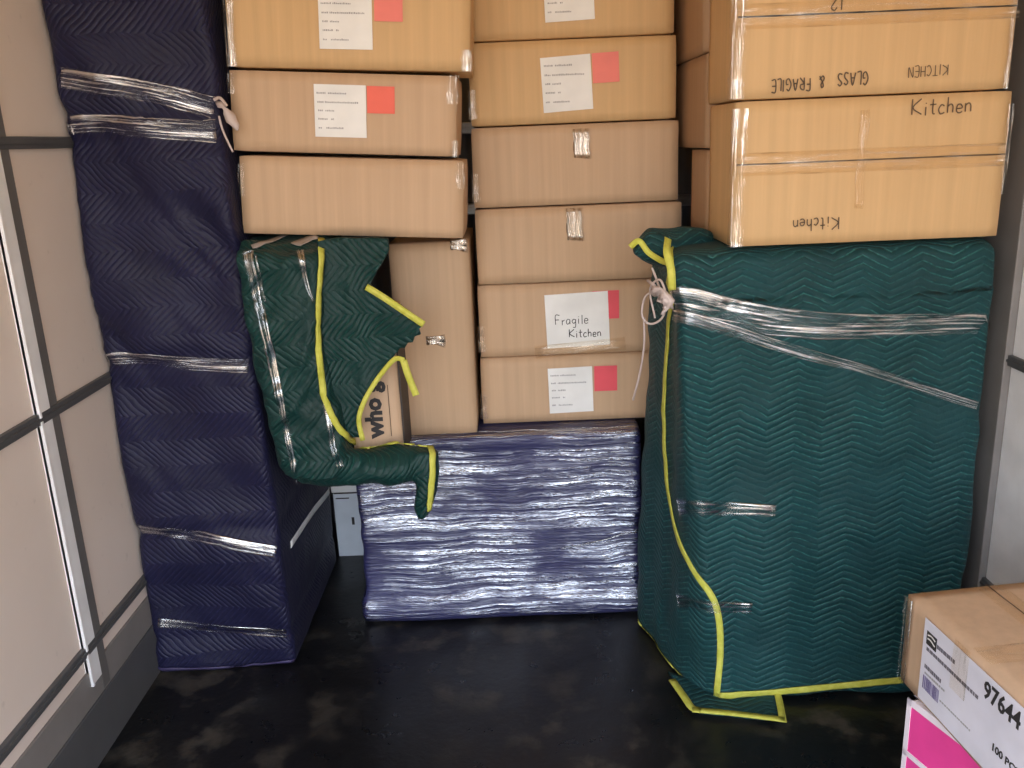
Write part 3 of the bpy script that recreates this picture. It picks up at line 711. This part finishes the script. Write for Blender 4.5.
for v in b2_.verts:
    n = nz(v.co, 7, 12)*.016+nz(v.co, 18, 13)*.008
    rd = 1-abs(noise.noise(V(((v.co.x-v.co.z*.7)*16, (v.co.x+v.co.z)*4, v.co.y*5))))*2.4
    n.y -= .010*max(0, rd)
    v.co += n
    if v.co.x < -.702: v.co.x = -.702
    if v.co.y > 2.46 and v.co.z < .66: v.co.z = max(v.co.z, .638)
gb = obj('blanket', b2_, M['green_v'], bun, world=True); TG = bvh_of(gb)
# second layer, turned back at the opening
def py_sheet(outline, yfn, step=.012, th=.012):
    """outline in px on the plane y=2.24; returned cloth follows yfn(x,z)"""
    o2 = [at(a, b, y=2.24) for a, b in outline]
    def fn(v, t):
        y = yfn(v.x, v.y)
        return V((v.x, y+t, v.y)) + nz(V((v.x, 0, v.y)), 16, 4)*.006
    return sheet([(p.x, p.z) for p in o2], fn, step, th)
jag = [(425, 322), (419, 328), (421, 333), (415, 335), (413, 341), (408, 342), (405, 348), (400, 349), (398, 353)]
out = [(318, 242), (345, 239), (372, 239), (389, 241), (388, 252), (380, 268), (370, 285), (372, 289), (398, 305)]+jag+[(388, 366), (374, 384), (363, 403), (359, 420), (362, 438), (353, 438), (340, 427), (323, 398), (316, 350), (315, 300)]
xl_, xr_ = at(318, 340, y=2.24).x, at(425, 322, y=2.24).x
def yf_(x, z):
    s = (x-xl_)/(xr_-xl_)
    return 2.225 + .03*math.sin(s*math.pi*1.2) - .012*math.exp(-((s-.38)/.10)**2) + .02*max(0, s-.6)
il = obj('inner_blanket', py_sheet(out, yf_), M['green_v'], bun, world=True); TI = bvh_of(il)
_b = bmesh.new()
for _o in (gb, il):
    _m = _o.data.copy(); _m.transform(wmat(_o)); _b.from_mesh(_m); bpy.data.meshes.remove(_m)
TGI = BVHTree.FromBMesh(_b); _b.free()
surf_strip('yellow_binding', [(321, 240), (319, 275), (317, 310), (318, 350), (322, 385), (329, 410), (341, 432), (356, 444), (372, 448), (392, 444), (410, 438), (422, 438), (430, 446), (432, 470), (430, 492), (428, 510)], .017, TGI, M['yellow'], bun, .004, .0035, 110, 3)
def sheet_strip(px, w, y=None, mat='yellow', name='yellow_binding'):
    pts = [at(a, b, y=2.24) for a, b in px]; pts = [V((p.x, yf_(p.x, p.z)-.006, p.z)) for p in catmull(pts, 24)]
    return obj(name, strip(bmesh.new(), pts, [V((0, -1, 0))]*len(pts), w, .004, 2), M[mat], bun, world=True)
sheet_strip([(366, 287), (385, 298), (405, 310), (425, 322)], .017)
sheet_strip([(405, 359), (396, 358), (386, 368), (374, 384), (364, 402), (359, 420), (363, 440)], .013)
sheet_strip([(404, 359), (409, 374), (417, 393)], .018)
surf_strip('stretch_film_band', [(248, 252), (258, 300), (272, 360), (285, 420), (297, 480)], (.03, .016), TG, M['film_fine'], bun, .004, .0006, 50, 5)
surf_strip('stretch_film_band', [(257, 256), (262, 285), (266, 302)], .006, TG, M['film_fine'], bun, .006, .0006, 20, 2)
surf_strip('stretch_film_band', [(300, 252), (308, 285), (313, 302)], (.02, .006), TG, M['film_fine'], bun, .005, .0006, 20, 3)
surf_strip('stretch_film_band', [(325, 400), (332, 440), (340, 468)], (.016, .022), TG, M['film_fine'], bun, .005, .0006, 20, 3)
# tape strips across the top
for pts, w in (([(252, 248), (270, 242), (286, 236)], .018), ([(296, 246), (308, 240), (316, 236)], .035)):
    surf_strip('packing_tape', pts, w, TG, m_plain('grey_tape_strip', (.33, .28, .25), .3), bun, .003, .0008, 10, 3)
# printed carton inside
ic = thing('printed_carton', 'brown printed carton with bold sideways lettering peeking out of the green blanket bundle', 'box', (at(384, 410, y=2.30).x, 2.335, .636))
ix0, ix1 = at(350, 410, y=2.335).x, at(401, 410, y=2.335).x
bm = softbox(ix1-ix0, .17, .425, .03, .005, lambda p, u: p+nz(p, 5, 3)*.002)
bmesh.ops.translate(bm, verts=bm.verts, vec=V(((ix0+ix1)/2-ic.location.x, 0, 0))); obj('box_body', bm, M['card_pale'], ic)
M['card_dark'] = m_plain('dark_side_brown', (.05, .04, .035), .6)  # near-black strip over the carton's right side
bm = bmesh.new(); box(bm, ix1, ix1+.004, 2.337, 2.49, .64, 1.05); obj('dark_side_strip', bm, M['card_dark'], ic, world=True, smooth=False)
p_ = at(370, 412, y=2.333)
tb = text_bm('who g', .066, p_.x+.012, p_.z+.005, -math.pi/2, .003); shift(tb, 2.3325); obj('printed_lettering', tb, M['ink'], ic, world=True, smooth=False)
bm = bmesh.new(); a, b = at(388, 385, y=2.3325), at(391, 436, y=2.3325); box(bm, (a.x+b.x)/2-.001, (a.x+b.x)/2+.001, 2.3318, 2.333, b.z, a.z); obj('printed_line', bm, M['marker'], ic, world=True, smooth=False)

# ------------------------------------------------------------------ scuffed white post standing behind the chest
px0, px1 = at(334, 520, y=2.98), at(362, 520, y=2.98)
wp = thing('white_post', 'scuffed white upright post with a cap, in the gap behind the film-wrapped chest', 'post', ((px0.x+px1.x)/2, 3.01, 0))
bm = bmesh.new(); box(bm, -.05, .05, -.02, .02, 0, .255, .004); obj('post_shaft', bm, m_plain('scuffed_white', (.66, .72, .80), .5), wp, smooth=False)
bm = bmesh.new(); box(bm, -.054, .054, -.026, .026, .262, .345, .006); obj('post_cap', bm, M['white'], wp, smooth=False)
bm = bmesh.new(); box(bm, -.046, .046, -.018, .018, .254, .263); obj('cap_joint', bm, M['ink'], wp, smooth=False)
for q_ in ((-.04, .01, .236, .240), (.012, .022, .13, .16)): obj('scuff_mark', box(bmesh.new(), q_[0], q_[1], -.0215, -.0195, q_[2], q_[3]), M['ink'], wp, smooth=False)

# ------------------------------------------------------------------ bottom right: labelled carton on a pink carton
A, B_, C_ = at(907, 593, z=.6), at(1024, 577, z=.6), at(1024, 700, z=.6)
yawc = math.atan2(C_.x-A.x, A.y-C_.y)           # left face direction
rc = thing('labelled_carton', 'carton with large white 97644 shipping label on its side, standing on pink carton', 'box', (A.x, A.y, .403), (0, 0, -math.pi/2+yawc))
# local: x runs from the far corner towards the camera, front plane y=0 is the labelled side (facing left)
LL, LD, LH = .52, .33, .1985
def lcfn(p, u):
    q = V(p)+V((LL/2, 0, 0)); n = nz(p, 4, 40)*.003
    return q+n
obj('box_body', softbox(LL, LD, LH, .03, .005, lcfn), M['card_pale'], rc)
def fx(px, py): return face_xz(rc, px, py)
# label
la, lb = fx(925, 614), fx(923, 690); lx0 = (la[0]+lb[0])/2; lx1 = lx0+.36; lz0, lz1 = lb[1], la[1]
lz1 = min(lz1, LH-.012)
lz0 = .012
bm = bmesh.new(); box(bm, lx0, lx1, -.0042, -.0032, lz0, lz1); lab = obj('shipping_label', bm, m_plain('label_paper', (.80, .80, .90), .45), rc, smooth=False)
def lt(s, size, x, z, mat='ink', thick=.0, narrow=1):
    return obj('label_print', shift(text_bm(s, size, x, z, 0, thick, narrow), -.0050), M[mat], lab, smooth=False)
q = fx(1002, 703); lt('97644', .046, q[0]+.006, q[1]+.000, 'ink', .001, .82)
q = fx(1003, 757); lt('100 PCS', .020, q[0]+.01, q[1]+.004, 'ink', .0004)
# round-cornered emblem: stacked wave bars in a dark rounded block
q = fx(934, 641); bm = bmesh.new()
box(bm, q[0]-.016, q[0]+.016, -.0052, -.0045, q[1]-.014, q[1]+.014, .0003); obj('emblem', bm, M['ink'], lab, smooth=False)
bm = bmesh.new()
for dz, ph in ((.006, 0), (-.003, .6)):
    strip(bm, [V((q[0]-.012+.024*i/8, -.0056, q[1]+dz+.003*math.sin(i/8*math.pi+ph))) for i in range(9)], [V((0, -1, 0))]*9, .0028, .0003, 1)
obj('emblem', bm, M['paper'], lab, smooth=False)
def rowbar(p0, p1, hgt, mat='ink', seed=1, gap=.004, cw=(.004, .010)):
    a, b = fx(*p0), fx(*p1); bm = bmesh.new(); rnd = random.Random(seed); x = a[0]
    while x < b[0]:
        w = rnd.uniform(*cw); z = a[1]+(b[1]-a[1])*(x-a[0])/max(1e-6, b[0]-a[0]); box(bm, x, x+w, -.0050, -.0045, z-hgt/2, z+hgt/2); x += w+gap*rnd.uniform(.5, 1.2)
    obj('label_print', bm, M[mat], lab, smooth=False)
rowbar((938, 645), (957, 662), .008, 'smudge', 1, 0.0017, (.002, .007)); rowbar((929, 648), (980, 697), .007, 'smudge', 2, 0.0017, (.002, .008))
rowbar((927, 665), (943, 681), .008, 'smudge', 3, 0.0017, (.002, .006)); rowbar((927, 672), (946, 690), .004, 'print', 4, .002, (.003, .006)); rowbar((942, 700), (972, 730), .003, 'print', 5, .002, (.003, .006))
a, b = fx(925, 681), fx(937, 692); bm = bmesh.new(); rnd = random.Random(5); x = a[0]; zc = (a[1]+b[1])/2
while x < b[0]+.012:
    w = rnd.choice((.0012, .002, .003)); box(bm, x, x+w, -.0050, -.0045, zc-.014, zc+.014); x += w+rnd.choice((.0012, .0022))
obj('barcode', bm, m_plain('violet_grey_print', (.18, .15, .30), .6), lab, smooth=False)
bm = bmesh.new(); strip(bm, [V((.19, -.006, LH+.001-.02*i)) if i else V((.19, -.004, LH)) for i in range(6)], [V((0, -1, 0))]*6, .045, .0004, 3); obj('packing_tape', bm, M['tape'], rc)
bm = bmesh.new(); strip(bm, [V((.23, .004+LD*i/12*.97, LH+.004)) for i in range(13)], [V((0, 0, 1))]*13, .05, .0005, 3); obj('packing_tape', bm, M['tape'], rc)
bm = bmesh.new(); strip(bm, [V((.003+LL*i/12*.98, LD/2, LH+.003)) for i in range(13)], [V((0, 0, 1))]*13, .055, .0005, 3); obj('packing_tape', bm, M['tape'], rc)
bm = bmesh.new(); strip(bm, [V((.003+.5*i/8, LD/2, LH+.0025)) for i in range(9)], [V((0, 0, 1))]*9, .002, .0006, 1); obj('flap_seam', bm, M['marker'], rc)
bm = bmesh.new(); strip(bm, [V((.014, -.005, LH-.004-(LH-.01)*i/8)) for i in range(9)], [V((0, -1, 0))]*9, .03, .0005, 3); obj('packing_tape', bm, M['edge_tape'], rc)
# pink carton
PA, PB = at(908, 697, z=.4), at(1000, 768, z=.4)
yp = math.atan2(PB.x-PA.x, PA.y-PB.y)
pc = thing('pink_carton', 'bright pink carton with white edges, under the 97644 carton', 'box', (PA.x, PA.y, 0), (0, 0, -math.pi/2+yp))
PL, PD, PH = .50, .36, .3995
bm = bmesh.new(); box(bm, 0, PL, 0, PD, 0, PH, .004); obj('box_body', bm, M['pink'], pc, smooth=False)
bm = bmesh.new()
e_ = .014
for a in ((0, PL, -.0012, .0, PH-e_, PH), (0, e_*.8, -.0012, 0, 0, PH), (0, PL, -.0012, 0, .27, .282), (0, PL, 0, e_, PH-.0002, PH+.0008), (0, e_, 0, PD, PH-.0002, PH+.0008), (0, PL, -.0012, 0, 0, .012)):
    box(bm, *a)
obj('white_edging', bm, M['pinkwhite'], pc, smooth=False)
